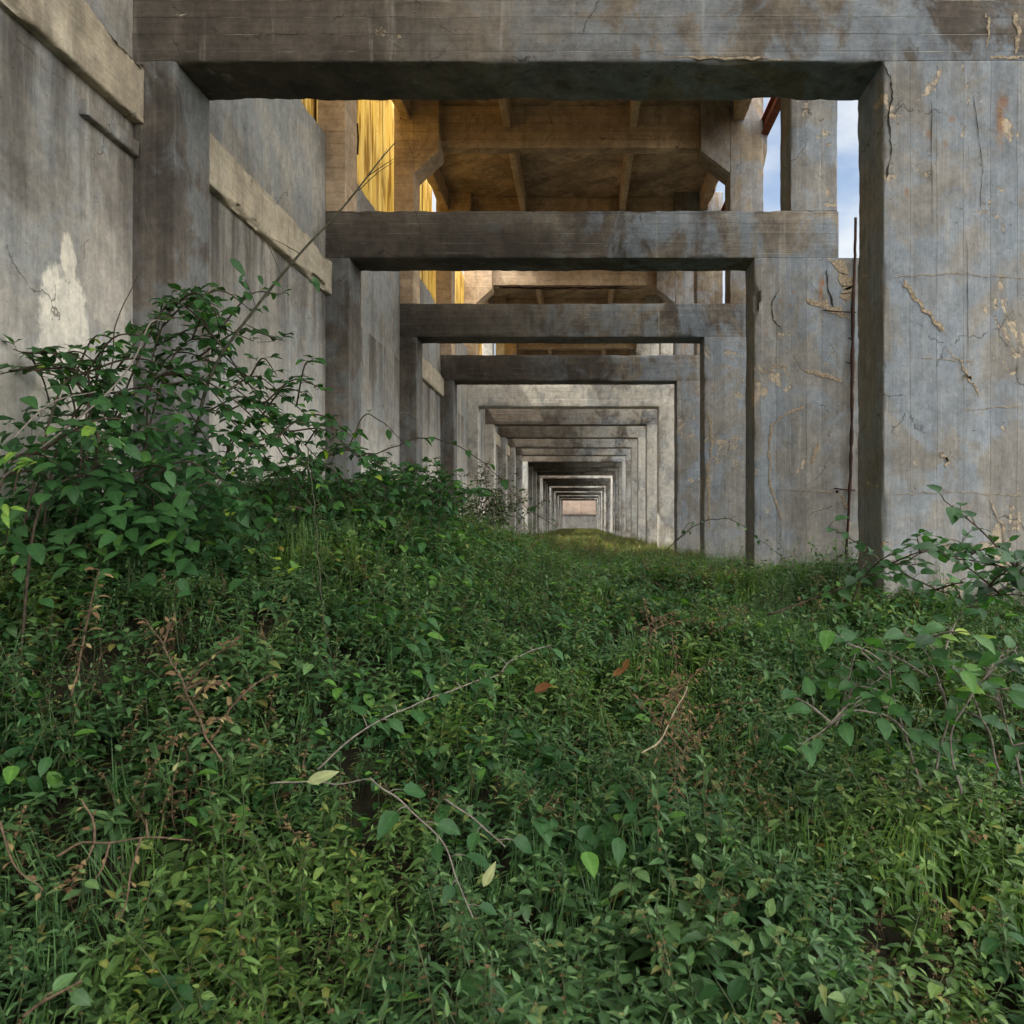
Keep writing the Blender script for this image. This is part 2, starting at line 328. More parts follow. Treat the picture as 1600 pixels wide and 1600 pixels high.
M['old_steel'] = simple("dark_rust_steel", (.05, .03, .024), (.10, .05, .035), 14, .8)
M['soil'] = simple("dark_leaf_litter", (.011, .010, .006), (.034, .030, .017), 14, .95, bump=.9)
M['twig'] = simple("grey_twig", (.13, .115, .10), (.24, .21, .18), 40, .8)
M['cane'] = simple("olive_cane", (.035, .038, .024), (.08, .075, .05), 30, .6)
M['green_stem'] = simple("green_stem", (.04, .065, .025), (.08, .10, .045), 30, .6)
M['dark_stem'] = simple("dark_woody_stem", (.03, .024, .018), (.075, .055, .04), 30, .8)
M['dry'] = simple("dry_brown_stem", (.085, .058, .04), (.17, .115, .075), 40, .9)
M['straw'] = simple("bleached_straw", (.22, .19, .125), (.33, .29, .20), 40, .9)
def sheet_mat():
    n = NT("yellow_translucent_sheet"); f = n.noise(n.vec(n.mul(n.x, 3), n.mul(n.y, 9), n.mul(n.z, .5)), 1, 6, .65); g = n.noise(n.pos, 7, 7, .7, .5)
    c = n.mix(n.ss(f, .3, .7), (.64, .51, .21), (.70, .60, .34)); c = n.mix(n.ss(g, .60, .70, 0, .75), c, (.24, .12, .03))
    st = n.noise(n.vec(0.0, n.mul(n.y, 22), n.mul(n.z, .7)), 1, 4, .6); c = n.mix(n.ss(st, .48, .60, 0, .65), c, (.30, .18, .06))  # vertical stain streaks, deepened to paint in the shading of the ribs
    lap = n.math('FRACT', n.math('DIVIDE', n.y, .87)); c = n.mix(n.ss(n.math('MINIMUM', lap, n.math('SUBTRACT', 1.0, lap)), .02, .008), c, (.10, .06, .02))
    a = n.bsdf(c, .5, .3); tr = n.t.nodes.new("ShaderNodeBsdfTranslucent"); n.put(tr.inputs[0], c); m = n.t.nodes.new("ShaderNodeMixShader"); m.inputs[0].default_value = .72
    n.t.links.new(a, m.inputs[1]); n.t.links.new(tr.outputs[0], m.inputs[2]); return n.end(m.outputs[0])
M['sheet'] = sheet_mat()

# ------------------------------------------------------------------ the long concrete building
DEP = [1.368, 2.395, 3.372, 4.345, 5.370]
NF = 29
while len(DEP) < NF: DEP.append(DEP[-1] + .985)
FY = [d * S for d in DEP]; TH = .54
HT = [985, 988, 975, 958, 968] + [968] * (NF - 5)
BH = 176 * U
XL, XR, XO, XE, XCR = -870 * U, 645 * U, -3.50, 961 * U, 782 * U
ZG = E - 1.7
WT = E + 1450 * U                 # top of the left wall
SL = E + 2240 * U                 # underside of the roof slab
RB = E + 2012 * U                 # underside of the roof beams
JB = E + 2119 * U                 # underside of the joists
ORD = ["nearest", "second", "third", "fourth", "fifth", "sixth", "seventh", "eighth", "ninth", "tenth", "eleventh", "twelfth", "thirteenth", "fourteenth"]
LAB = ["nearest concrete portal frame, a long wavy crack beside its right opening edge",
       "second concrete portal frame, bare rusty bar hanging on its flaking right leg",
       "third concrete portal frame, two small rust dots high on its blue grey leg",
       "fourth concrete portal frame, dark stained, the last before the pale ones",
       "fifth concrete portal frame, first of the pale ones, rusted bars bared under its roof beam"]
FG = "concrete portal frames repeating down the passage"
def make_frame(i):
    y0, y1 = FY[i], FY[i] + TH; H = E + HT[i] * U; near = i < 5; step = .05 if i < 2 else .07 if i < 4 else .14; chip = .05 if near else .03
    pale = i >= 4
    lab = LAB[i] if i < 5 else f"pale concrete portal frame, {ORD[i]} from the viewer down the passage" if i < len(ORD) else "tiny concrete portal frame deep down the passage, beyond the fourteenth"
    t = thing("portal_frame", lab, "concrete frame", FG)
    mb = MB(); rough_box(mb, (XO, XE), (y0, y1), (H, H + BH + (.05 if i == 4 else 0)), step=step, chip=chip, mate=('x0', 'x1'), sound=lambda p: p[2] < H + .1 and (p[0] > XR or p[0] < XL))
    if i == 0:
        strip(mb, on_plane([(1040, 92), (1150, 90), (1230, 93)], y0), .02, y0 - .006, 1, 5)
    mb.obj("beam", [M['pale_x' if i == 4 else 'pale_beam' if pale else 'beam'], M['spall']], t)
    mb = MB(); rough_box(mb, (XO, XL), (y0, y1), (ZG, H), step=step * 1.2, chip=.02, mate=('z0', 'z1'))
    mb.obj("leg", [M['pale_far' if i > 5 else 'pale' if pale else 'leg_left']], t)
    mb = MB(); xr = 4.05 if i < 2 else XE
    rough_box(mb, (XR, xr), (y0, y1), (ZG, H), step=step, chip=chip, mate=('z0', 'z1') if i != 1 else ('z0', 'z1'))
    ys = y0 - .007
    if i == 0:
        strip(mb, on_plane([(1376, 95), (1390, 120), (1394, 150), (1388, 180), (1390, 215), (1392, 240), (1384, 280)], y0), .012, ys, 1, 1, 5, .006)
        strip(mb, on_plane([(1413, 440), (1430, 468), (1452, 490), (1474, 518)], y0), .028, ys, 2, 2, 6)
        strip(mb, on_plane([(1586, 20), (1590, 50), (1586, 85)], y0), .03, ys, 2, 3, 6); strip(mb, on_plane([(1540, 20), (1545, 40), (1540, 75)], y0), .016, ys, 2, 4, 6)
        strip(mb, on_plane([(1545, 90), (1575, 92), (1599, 88)], y0), .02, ys, 2, 6, 6)
        for s_, (a, b) in enumerate([((1480, 545), (1530, 620)), ((1545, 780), (1572, 860)), ((1500, 590), (1520, 590)), ((1468, 705), (1478, 730))]):
            strip(mb, on_plane([a, ((a[0] + b[0]) / 2 + 6, (a[1] + b[1]) / 2), b], y0), .016, ys, 2, 60 + s_, 6, .02)
        for s_, q in enumerate(([(1400, 772), (1480, 768), (1600, 775)], [(1395, 432), (1500, 428), (1600, 436)], [(1440, 560), (1520, 566)], [(1500, 640), (1600, 634)])): strip(mb, on_plane(q, y0), .006, ys, 2, 90 + s_, 14, .008)
        for s_, q in enumerate(([(1520, 150), (1535, 260), (1530, 330)], [(1455, 130), (1456, 350)], [(1510, 370), (1512, 560)])): strip(mb, on_plane(q, y0), .004, ys, 1, 70 + s_, 9, .004)
    if i == 1:
        strip(mb, on_plane([(1218, 450), (1205, 475), (1208, 500), (1220, 512)], y0), .011, ys, 1, 1, 5, .008)
        strip(mb, on_plane([(1291, 420), (1293, 450), (1302, 480)], y0), .02, ys, 1, 2, 5, .01)
        strip(mb, on_plane([(1258, 635), (1230, 645), (1205, 665), (1202, 700), (1203, 760), (1215, 795), (1222, 810)], y0), .03, ys, 2, 3, 6, .012)
        strip(mb, on_plane([(1258, 578), (1285, 585), (1315, 597)], y0), .05, ys, 2, 4, 6, .012)
        strip(mb, on_plane([(1262, 470), (1290, 475), (1330, 500)], y0), .09, ys, 2, 8, 6, .03)
        strip(mb, on_plane([(1312, 405), (1322, 440), (1325, 470)], y0), .19, ys, 2, 9, 6, .03)
        strip(mb, on_plane([(1210, 765), (1290, 768), (1338, 765)], y0), .012, ys, 2, 11, 6, .01)
        strip(mb, on_plane([(1305, 765), (1318, 780), (1325, 795)], y0), .05, ys, 2, 12, 6, .02)
        strip(mb, on_plane([(1190, 585), (1210, 572), (1232, 575)], y0), .03, ys, 2, 13, 6, .02); strip(mb, on_plane([(1280, 690), (1272, 715), (1268, 725)], y0), .05, ys, 2, 14, 6, .02)
    if i == 2:
        strip(mb, on_plane([(1107, 640), (1112, 690), (1106, 740), (1108, 830)], y0), .05, ys, 2, 4, 8, .02)
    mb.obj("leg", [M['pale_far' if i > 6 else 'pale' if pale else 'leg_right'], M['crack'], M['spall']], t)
    if i == 1:
        b = MB(); yb = y0 - .06
        pl = [P(1337, 340, yb), P(1336, 400, yb), P(1333, 470, yb), P(1332, 560, yb), P(1331, 650, yb), P(1329, 740, yb), P(1325, 820, yb), P(1320, 895, yb)]
        rr = random.Random(3); dense = []
        for a, c in zip(pl, pl[1:]):
            for k in range(7): dense.append(a.lerp(c, k / 7) + Vector((rr.uniform(-.003, .003), 0, 0)))
        b.tube(dense, [.019 * rr.uniform(.8, 1.45) if 12 < k < 38 else .018 for k in range(len(dense))], 6)
        b.obj("hanging_bar", [M['rust']], t)
        for (py, x0, x1) in ((487, 1286, 1338), (765, 1303, 1336), (530, 1326, 1334), (568, 1322, 1336)):
            b = MB(); b.tube([P(x0, py - 2, yb + .03), P((x0 + x1) / 2, py, yb), P(x1, py + 1, yb + .01)], .009, 5); b.obj("tie_bar", [M['rust']], t)
    if i >= 8: return t
    # upper storey
    cs = .12; cols = [M['pale'] if i > 4 else M['column']]
    mb = MB(); rough_box(mb, (-3.465, -885 * U), (y0 + .006, y1 - .006), (H + BH, SL + .005), step=cs, chip=.02, mate=('z0', 'z1')); mb.obj("upper_column", [M['roof'] if i < 5 else M['pale']], t)
    mb = MB(); rough_box(mb, (XCR, 3.352), (y0 + .006, y1 - .006), (H + BH, SL + .005), step=cs * .6, chip=.035, mate=('z0', 'z1')); mb.obj("upper_column", [M['leg_right'] if i == 1 else cols[0]], t)
    xl2, xr2 = (685 - VX) * 3.372 * U, (1096 - VX) * 3.372 * U; zt, zb = E + 1957 * U, E + 1840 * U
    mb = MB(); prism(mb, [(-885 * U, zb), (xl2, zt), (xl2, SL + .005), (-885 * U, SL + .005)], y0 + .008, y1 - .008); mb.obj("haunch", [M['roof']], t, False)
    mb = MB(); prism(mb, [(XCR, zb), (XCR, SL + .005), (xr2, SL + .005), (xr2, zt)], y0 + .008, y1 - .008); mb.obj("haunch", cols, t, False)
    mb = MB(); rough_box(mb, (xl2, xr2), (y0 + .30, y1 - .004), (RB, SL + .005), step=.12, chip=.03, mate=('x0', 'x1', 'z1')); mb.obj("roof_beam", [M['roof']], t)
    if i in (1, 2, 3):
        mb = MB(); prism(mb, [(3.345, E + 1840 * U), (3.43, E + 1960 * U), (3.435, E + 2045 * U), (3.345, E + 2045 * U)], y0 + .05, y1 - .05); mb.obj("corbel", cols, t, False)
    if i == 4:
        rr = random.Random(9)
        for k in range(3):
            b = MB(); z = RB - .02; xa, xb = (772 - VX) / F * FY[4], (972 - VX) / F * FY[4]
            pts = [Vector((xa + (xb - xa) * q / 16 + .1 * k, y0 + .32 + .09 * k, z - .03 * math.sin(q / 16 * math.pi) + rr.uniform(-.012, .012))) for q in range(17)]
            b.tube(pts, .014, 5); b.obj("bared_bar", [M['rust']], t)
    return t
frames = [make_frame(i) for i in range(10)]
def copy_tree(o, dy):
    c = o.copy(); COL.objects.link(c)
    for ch in o.children:
        k = ch.copy(); COL.objects.link(k); k.parent = c
    c.location.y += dy; return c
for i in range(10, NF):
    c = copy_tree(frames[9 if i % 2 else 8], FY[i] - FY[9 if i % 2 else 8])
    c['label'] = f"pale concrete portal frame, {ORD[i]} from the viewer down the passage" if i < len(ORD) else "tiny concrete portal frame deep down the passage, beyond the fourteenth"

# left wall, one run with a panel per bay; some panels are gone
HOLES = (8,)
wt = thing("side_wall", "long grey concrete wall with a beige ledge, running down the left side", "wall")
for b in range(-1, NF - 1):
    ya, yb = (-8.0, FY[0]) if b < 0 else (FY[b] + TH, FY[b + 1])
    if b in HOLES:
        box_obj("wall_panel", (-3.56, -959 * U), (ya, yb), (ZG, E + .35), [M['wall']], wt, step=.2, chip=.05, mate=('y0', 'y1', 'z0')); continue
    mb = MB(); rough_box(mb, (-3.56, -959 * U), (ya, yb), (ZG, WT if b < 4 else E + 4.2), step=.09 if b < 1 else .2, amp=.006, chip=.06, mate=('y0', 'y1', 'z0')); mb.obj("wall_panel", [M['wall' if b < 5 else 'wall_far']], wt)
    if b in (-1, 0, 2, 5, 6, 8):
        mb = MB(); rough_box(mb, (-959 * U - .01, -959 * U + .085), (ya - (.0 if b < 0 else -.002), yb - .002), (E + 850 * U, E + 980 * U), step=.045 if b < 1 else .1, amp=.010, chip=.08, mate=('y0', 'y1', 'x0')); mb.obj("ledge", [M['ledge']], wt)
mb = MB(); rough_box(mb, (-959 * U - .01, -959 * U + .06), (FY[0] - .62, FY[0] - .02), (E + 2.72, E + 2.83), step=.04, amp=.008, chip=.05, mate=('x0',)); mb.obj("ledge_fragment", [M['wall']], wt)

# yellow corrugated cladding outside the wall, one sheet run per bay
SG = "yellow corrugated sheets above the left wall"
SLB = {-1: "unseen long yellow corrugated sheet beside the viewer, added to block the sun", 0: "yellow corrugated sheet glimpsed above the left wall, just beyond the nearest frame", 1: "tall sunlit yellow corrugated sheet with rust holes, left of the second frame's beam",  # the first sheet is unseen, added to keep sun off the foreground
       2: "yellow corrugated sheet between the third and fourth frames, cut by the sloping wall top", 3: "narrow yellow corrugated sheet between the fourth and fifth frames", 5: "sliver of yellow corrugated sheet beyond the sixth frame"}
for b, lab in SLB.items():
    zt_ = E + 7.55 if b == 3 else SL + .3; ya, yb = (FY[b] + TH - .25 if b >= 0 else -8.0), FY[b + 1] + (1.35 if b == 3 else .25); n = int((yb - ya) / .0188); mb = MB(); prev = None
    for k in range(n + 1):
        yy = ya + (yb - ya) * k / n; ph = (k % 8) / 8; xx = -3.64 - .034 * max(-1, min(1, 1.8 * math.sin(2 * math.pi * ph)))
        cur = [mb.vert((xx + .004 * (k % 40 == 0), yy, z)) for z in (E + 4.75, E + 5.6, E + 6.3, zt_)]
        if prev:
            for q in range(3): mb.face((prev[q], cur[q], cur[q + 1], prev[q + 1]))
        prev = cur
    o = mb.obj("corrugated_sheet", [M['sheet']]); tag(o, lab, "cladding sheet", SG)
    so_ = o.modifiers.new("thickness", 'SOLIDIFY'); so_.thickness = .003
    for (yr, zr, h) in (((yb + ya) / 2 - .05, E + 5.9, .5), ((yb + ya) / 2 - .9, E + 6.4, .25)):
        m2 = MB(); m2.tube([(-3.60, yr, zr), (-3.598, yr + .02, zr + h * .5), (-3.602, yr, zr + h)], .016, 5); m2.obj("rusty_strap", [M['rust']], o)

# roof: slab, joists and edge beams per bay
rt = thing("roof", "ochre stained concrete roof slab with joists above the passage, with unseen slabs added over the near end and far bays", "roof")
for b in range(-1, 9):  # first two bays: unseen roof added to darken the near end
    ya, yb = (FY[b] + .30 if b >= 0 else -5.0), FY[b + 1] + .30
    mb = MB(); rough_box(mb, (-1.7 if b == 3 else -3.5, 3.0), (ya + .002, yb - .002), (SL, SL + .16), step=.3, chip=.02, mate=('y0', 'y1')); mb.obj("slab", [M['roof']], rt)
    if b < 0 or b == 3: continue
    yj0, yj1 = FY[b] + TH + .004, FY[b + 1] + .297
    for (xa, xb) in ((-1.475, -1.33), (.90, 1.045)):
        mb = MB(); rough_box(mb, (xa, xb), (yj0, yj1), (JB, SL + .004), step=.1, chip=.05, mate=('y0', 'y1', 'z1')); mb.obj("joist", [M['roof']], rt)
    for (xa, xb) in ((-3.36, -3.16), (2.80, 3.0)):
        mb = MB(); rough_box(mb, (xa, xb), (FY[b] + TH + .004, FY[b + 1] - .004), (JB, SL + .004), step=.07, chip=.08, mate=('y0', 'y1', 'z1')); mb.obj("edge_beam", [M['roof'], M['rust']], rt)

for b in range(9, NF - 1):  # unseen deck slabs added to darken the far bays, with gaps for light
    if b in (12, 16, 19, 22, 25): continue
    zd = E + HT[b] * U + BH + .004
    mb = MB(); rough_box(mb, (-3.5, 3.3), (FY[b] + .27, FY[b + 1] + .265), (zd, zd + .16), step=.6, chip=0, mate=('y0', 'y1')); mb.obj("slab", [M['wall_far']], rt)  # added unseen slab, darkens the far bays

# crane rail on the right-hand corbels
mb = MB(); zr = E + 2045 * U + .002
rough_box(mb, (3.372, 3.392), (FY[1] + .1, FY[3] + .3), (zr + .02, zr + .26), step=.4, amp=.001, chip=0); rough_box(mb, (3.31, 3.455), (FY[1] + .1, FY[3] + .3), (zr, zr + .02), step=.4, amp=.001, chip=0)
rough_box(mb, (3.31, 3.455), (FY[1] + .1, FY[3] + .3), (zr + .26, zr + .28), step=.4, amp=.001, chip=0)
tag(mb.obj("steel_beam", [M['steel']]), "red brown steel beam lying on a corbel high on the right", "steel beam")

# end wall
ew = thing("end_wall", "small pale pinkish wall closing the far end of the passage", "wall")
box_obj("lower_wall", (-4.5, 4.5), (FY[-1] + 6, FY[-1] + 6.4), (ZG, E + 1.2), [M['wall_far']], ew, step=.6, chip=.03)
box_obj("upper_wall", (-4.5, 4.5), (FY[-1] + 5.7, FY[-1] + 6.4), (E + 1.2, E + 6), [M['pink']], ew, step=.6, chip=.03)

# ------------------------------------------------------------------ ground
BY = [-6, 1.0, 2, 3, 4, 5, 6, 8, 10, 20, 60, 130, 400]; BHh = [-1.5, -1.42, -1.30, -1.18, -1.0, -.80, -.62, -.53, -.62, -.69, -.88, -1.10, -1.2]
def sm(t): t = max(0, min(1, t)); return t * t * (3 - 2 * t)
def top(x, y):
    """height of the plant canopy"""
    h = float(np.interp(y, BY, BHh))
    h += .84 * sm((.35 - x) / 2.8) * sm((y - 2.0) / 2.6) * (1 - sm((y - 8.2) / 5)) * (1 - sm((-x - 4) / 3))
    h += .10 * sm((x - .8) / 1.2) * sm((y - 3.4) / 1.6) * (1 - sm((y - 6.4) / 1.5)) - .16 * sm((x - .9) / 1.3) * sm((y - 7) / 2) * (1 - sm((y - 11) / 3))
    h += .16 * sm((y - 5.5) / 2) * (1 - sm((y - 9) / 4)) * sm((.9 - abs(x + .6)) / 1.2)
    h -= .16 * sm(1 - abs(x - 1.55) / .9) * sm(1 - abs(y - 4.1) / 1.3)
    h += .17 * mn.noise((x * .9, y * .9, 3.3)) + .10 * mn.noise((x * 2.1, y * 2.1, 1.3))
    return E + h
gx = sorted(set([-300, -120, -60, -30, -15, -9] + list(np.arange(-6, 6.01, .25)) + [9, 15, 30, 60, 120, 300]))
gy = sorted(set([-200, -80, -30, -12, -6] + list(np.arange(-3, 14, .25)) + list(np.arange(14, 130, 2.0)) + [150, 200, 300, 500]))
mb = MB(); idx = {}
for j, yy in enumerate(gy):
    for i, xx in enumerate(gx):
        idx[i, j] = mb.vert((xx, yy, top(max(-6, min(6, xx)), yy) - .24))
for j in range(len(gy) - 1):
    for i in range(len(gx) - 1): mb.face((idx[i, j], idx[i + 1, j], idx[i + 1, j + 1], idx[i, j + 1]))
tag(mb.obj("ground", [M['soil']]), kind='structure')

# ------------------------------------------------------------------ ground cover
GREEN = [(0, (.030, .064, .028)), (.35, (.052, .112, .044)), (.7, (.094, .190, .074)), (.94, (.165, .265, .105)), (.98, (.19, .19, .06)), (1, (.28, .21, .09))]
BR = [(0, (.016, .045, .018)), (.4, (.030, .088, .030)), (.75, (.050, .135, .044)), (.9, (.10, .23, .045)), (1, (.26, .36, .05))]
M['bramble'] = leafmat("bramble_leaf", BR, .34, .46, .28, False)
M['pellitory'] = leafmat("pellitory_leaf", GREEN, .33)
M['grassy'] = leafmat("sparse_floor_leaf", [(0, (.05, .07, .02)), (.5, (.085, .11, .03)), (.85, (.13, .12, .04)), (1, (.2, .12, .05))])
M['drycol'] = leafmat("dry_leaf", [(0, (.085, .05, .032)), (.6, (.17, .11, .06)), (1, (.30, .26, .12))], .2, .8, .1, False, (1.2, 1.1, .8))
OVATE = ((0, 0), (.12, .62), (.32, 1.), (.55, .93), (.78, .58), (1, 0))
PROF6 = ((0, 0), (.32, 1.), (.66, .72), (1, 0))
def sprig(name, seed, kind, base):
    rnd = random.Random(seed); mb = MB()
    for st in range({'pel': 2, 'tall': 1, 'dry': 2, 'low': 2, 'broad': 1, 'vine': 2, 'grass': 0}[kind]):
        az = rnd.uniform(0, 6.28); lean = rnd.uniform(.05, .5); h = rnd.uniform(.2, .34) * (1.35 if kind == 'tall' else 1) * (.75 if kind == 'low' else 1)
        bx, by = rnd.uniform(-.05, .05), rnd.uniform(-.05, .05); n = {'pel': 17, 'tall': 20, 'dry': 12, 'low': 8, 'broad': 7, 'vine': 6}[kind]
        pt = lambda t: Vector((bx + math.cos(az) * lean * h * t * t, by + math.sin(az) * lean * h * t * t, h * t * (1 - .15 * lean * t)))
        mb.tube([pt(0), pt(.35), pt(.7), pt(1)], [.003, .0026, .002, .001], 3, 1, .3)
        for k in range(n):
            t = .25 + .75 * (k + .5) / n; a = k * 2.4 + rnd.uniform(-.4, .4); topf = sm((t - .8) / .2)
            el = rnd.uniform(-.25, .45) + topf * .65
            ln = rnd.uniform(.045, .078) * (1 - .45 * topf) * (.8 if t < .4 else 1); wd = ln * rnd.uniform(.34, .46)
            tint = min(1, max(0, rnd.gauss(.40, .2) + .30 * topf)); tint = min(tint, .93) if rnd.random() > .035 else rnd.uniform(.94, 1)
            if kind == 'dry': ln *= .45; wd = ln * .5
            if kind == 'low': ln *= 1.15; wd = ln * .62
            if kind == 'vine': ln *= 1.35; wd = ln * .6; el -= .25; tint = min(.9, max(0, rnd.gauss(.45, .25)))
            if kind == 'broad': ln *= 1.0; wd = ln * .62; el *= .5
            if kind == 'tall': ln *= .75; wd = ln * .3
            d = Vector((math.cos(a) * math.cos(el), math.sin(a) * math.cos(el), math.sin(el)))
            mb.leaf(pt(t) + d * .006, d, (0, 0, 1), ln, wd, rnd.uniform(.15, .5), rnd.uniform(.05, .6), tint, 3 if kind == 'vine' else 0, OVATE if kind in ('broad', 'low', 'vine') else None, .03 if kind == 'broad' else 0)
        if kind in ('dry', 'tall'):
            for k in range(10 if kind == 'dry' else 5):
                t = rnd.uniform(.4, 1); a = rnd.uniform(0, 6.28); d = Vector((math.cos(a), math.sin(a), rnd.uniform(-.2, .6)))
                mb.leaf(pt(t), d, (0, 0, 1), .016, .013, .4, .5, rnd.uniform(.2, .9), 2)
    if kind == 'grass':
        for k in range(9):
            a = rnd.uniform(0, 6.28); ln = rnd.uniform(.15, .34); d = Vector((math.cos(a) * .5, math.sin(a) * .5, 1))
            mb.leaf((rnd.uniform(-.03, .03), rnd.uniform(-.03, .03), 0), d, (math.cos(a), math.sin(a), .1), ln, .007, .2, rnd.uniform(.2, .6), rnd.uniform(.3, .9), 0)
    mats = [M['drycol'] if kind == 'dry' else M[base], M['dry'] if kind == 'dry' else M['green_stem'], M['drycol'], M['bramble']]
    return bpy.data.objects.new(name, mb.mesh(name, mats))
def sprig_collection(name, kinds, base='pellitory'):
    c = bpy.data.collections.new(name)
    for i, k in enumerate(kinds): c.objects.link(sprig(f"{name}_{i:02d}", 100 + i * 7 + len(name), k, base))
    return c
KINDS = ['pel'] * 6 + ['tall'] * 2 + ['low'] * 2 + ['dry'] + ['grass'] + ['broad'] * 2 + ['grass'] + ['vine'] * 3
SPR = sprig_collection("pellitory_sprig", KINDS)
FLOOR = sprig_collection("floor_sprig", KINDS, "grassy")
def scatter_tree(name, coll):
    g = bpy.data.node_groups.new(name, 'GeometryNodeTree')
    g.interface.new_socket("Geometry", in_out='INPUT', socket_type='NodeSocketGeometry'); g.interface.new_socket("Geometry", in_out='OUTPUT', socket_type='NodeSocketGeometry')
    N = g.nodes.new; i = N('NodeGroupInput'); o = N('NodeGroupOutput'); ci = N('GeometryNodeCollectionInfo'); ci.inputs['Collection'].default_value = coll
    ci.inputs['Separate Children'].default_value = True; ci.inputs['Reset Children'].default_value = True
    ip = N('GeometryNodeInstanceOnPoints'); ip.inputs['Pick Instance'].default_value = True
    def na(nm, tp): a = N('GeometryNodeInputNamedAttribute'); a.data_type = tp; a.inputs['Name'].default_value = nm; return next(s for s in a.outputs if s.enabled and s.name == 'Attribute')
    l = g.links.new; l(i.outputs[0], ip.inputs['Points']); l(ci.outputs[0], ip.inputs['Instance']); l(na('idx', 'INT'), ip.inputs['Instance Index'])
    l(na('rot', 'FLOAT_VECTOR'), ip.inputs['Rotation']); l(na('scl', 'FLOAT'), ip.inputs['Scale']); l(ip.outputs[0], o.inputs[0]); return g
def scatter(name, pts, rots, scls, idxs, coll):
    me = bpy.data.meshes.new(name); me.from_pydata(pts, [], [])
    me.attributes.new('rot', 'FLOAT_VECTOR', 'POINT').data.foreach_set('vector', np.array(rots, dtype=np.float32).ravel())
    me.attributes.new('scl', 'FLOAT', 'POINT').data.foreach_set('value', np.array(scls, dtype=np.float32)); me.attributes.new('idx', 'INT', 'POINT').data.foreach_set('value', np.array(idxs, dtype=np.int32))
    ob = bpy.data.objects.new(name, me); COL.objects.link(ob); m = ob.modifiers.new("scatter", 'NODES'); m.node_group = scatter_tree(name + "_nodes", coll); return ob
rg = random.Random(11); pts, rots, scls, idxs = [], [], [], []
def sow(n, xa, xb, ya, yb, s0, s1, wts, test=None):
    for _ in range(n):
        y = ya + (yb - ya) * rg.random(); x = rg.uniform(xa, xb)
        if test and not test(x, y): continue
        k = rg.choices(range(len(KINDS)), wts)[0]; z = top(x, y) - .24 + rg.uniform(-.03, .02); sc0 = rg.uniform(s0, s1) * (1 + .45 * mn.noise((x * 1.7, y * 1.7, 4.4)))
        if mn.noise((x * 1.5, y * 1.5, 7.7)) > .36 and rg.random() < .6:
            if rg.random() < .45: continue
            k = 10; sc0 *= .55; z -= .03
        z -= .22 * (sc0 - 1)
        p1 = mn.noise((x * 1.05, y * 1.05, 21.)); p2 = mn.noise((x * 1.3 + 9, y * 1.3, 31.)); p3 = mn.noise((x * .9, y * .9 + 4, 41.))
        if 2.9 < y < 11 and mn.noise((x * .8 + 2, y * .8, 51.)) + .25 * sm((.6 - x) / 2) > .14 and rg.random() < .26: k = rg.choice((15, 16, 17))
        elif p1 > .24 and rg.random() < .5: k = rg.choice((6, 7))
        elif p2 > .3 and rg.random() < .4: k = rg.choice((8, 9, 12, 13))
        elif (p3 > .25 and rg.random() < .4) or (x > 1.1 and y > 3.8 and rg.random() < .35): k = rg.choice((11, 14))
        bare = mn.noise((x * 1.1 + 5, y * 1.1, .5))
        if y < 3.2 and x > .2 and bare > .28 and rg.random() < .75: k = 10 if rg.random() < .6 else k; z -= .06
        dryp = mn.noise((x * .8, y * .8, 9.1))
        if dryp > .5 and rg.random() < .12: k = 10
        if 7 < y < 11.5 and .8 < x < 3.2 and rg.random() < .22: k = 10
        pts.append((x, y, z)); rots.append((rg.uniform(-.35, .35), rg.uniform(-.35, .35), rg.uniform(0, 6.28))); scls.append(sc0); idxs.append(k)
W = [12, 12, 12, 12, 12, 12, 8, 8, 4, 4, 2, 3, 2, 2, 2, 1, 1, 1]
view = lambda x, y: -.83 * y - .5 < x < .66 * y + .5
sow(15500, -5, 4.4, .9, 6.6, .66, 1.2, W, view)
sow(2600, .9, 4.6, 3.8, 7, .9, 1.5, W, view)
sow(9000, -3.35, 5.5, 6.4, 14, .8, 1.5, W, lambda x, y: view(x, y) and not (y > 10.5 and rg.random() < .3))
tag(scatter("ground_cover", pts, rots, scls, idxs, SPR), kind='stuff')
pts, rots, scls, idxs = [], [], [], []
sow(6500, -3.3, 3.8, 14, 40, .65, 1.15, [8, 8, 8, 8, 8, 8, 9, 9, 3, 3, 34, 10, 1, 1, 10, 0, 0, 0])
sow(4500, 3.8, 16, 3, 40, .8, 1.6, [8, 8, 8, 8, 8, 8, 9, 9, 3, 3, 12, 12, 3, 3, 10, 2, 2, 2])
sow(7500, -3.3, 3.3, 40, 125, .8, 1.3, [8, 8, 8, 8, 8, 8, 9, 9, 3, 3, 30, 8, 1, 1, 8, 0, 0, 0])
tag(scatter("floor_weeds", pts, rots, scls, idxs, FLOOR), kind='stuff')

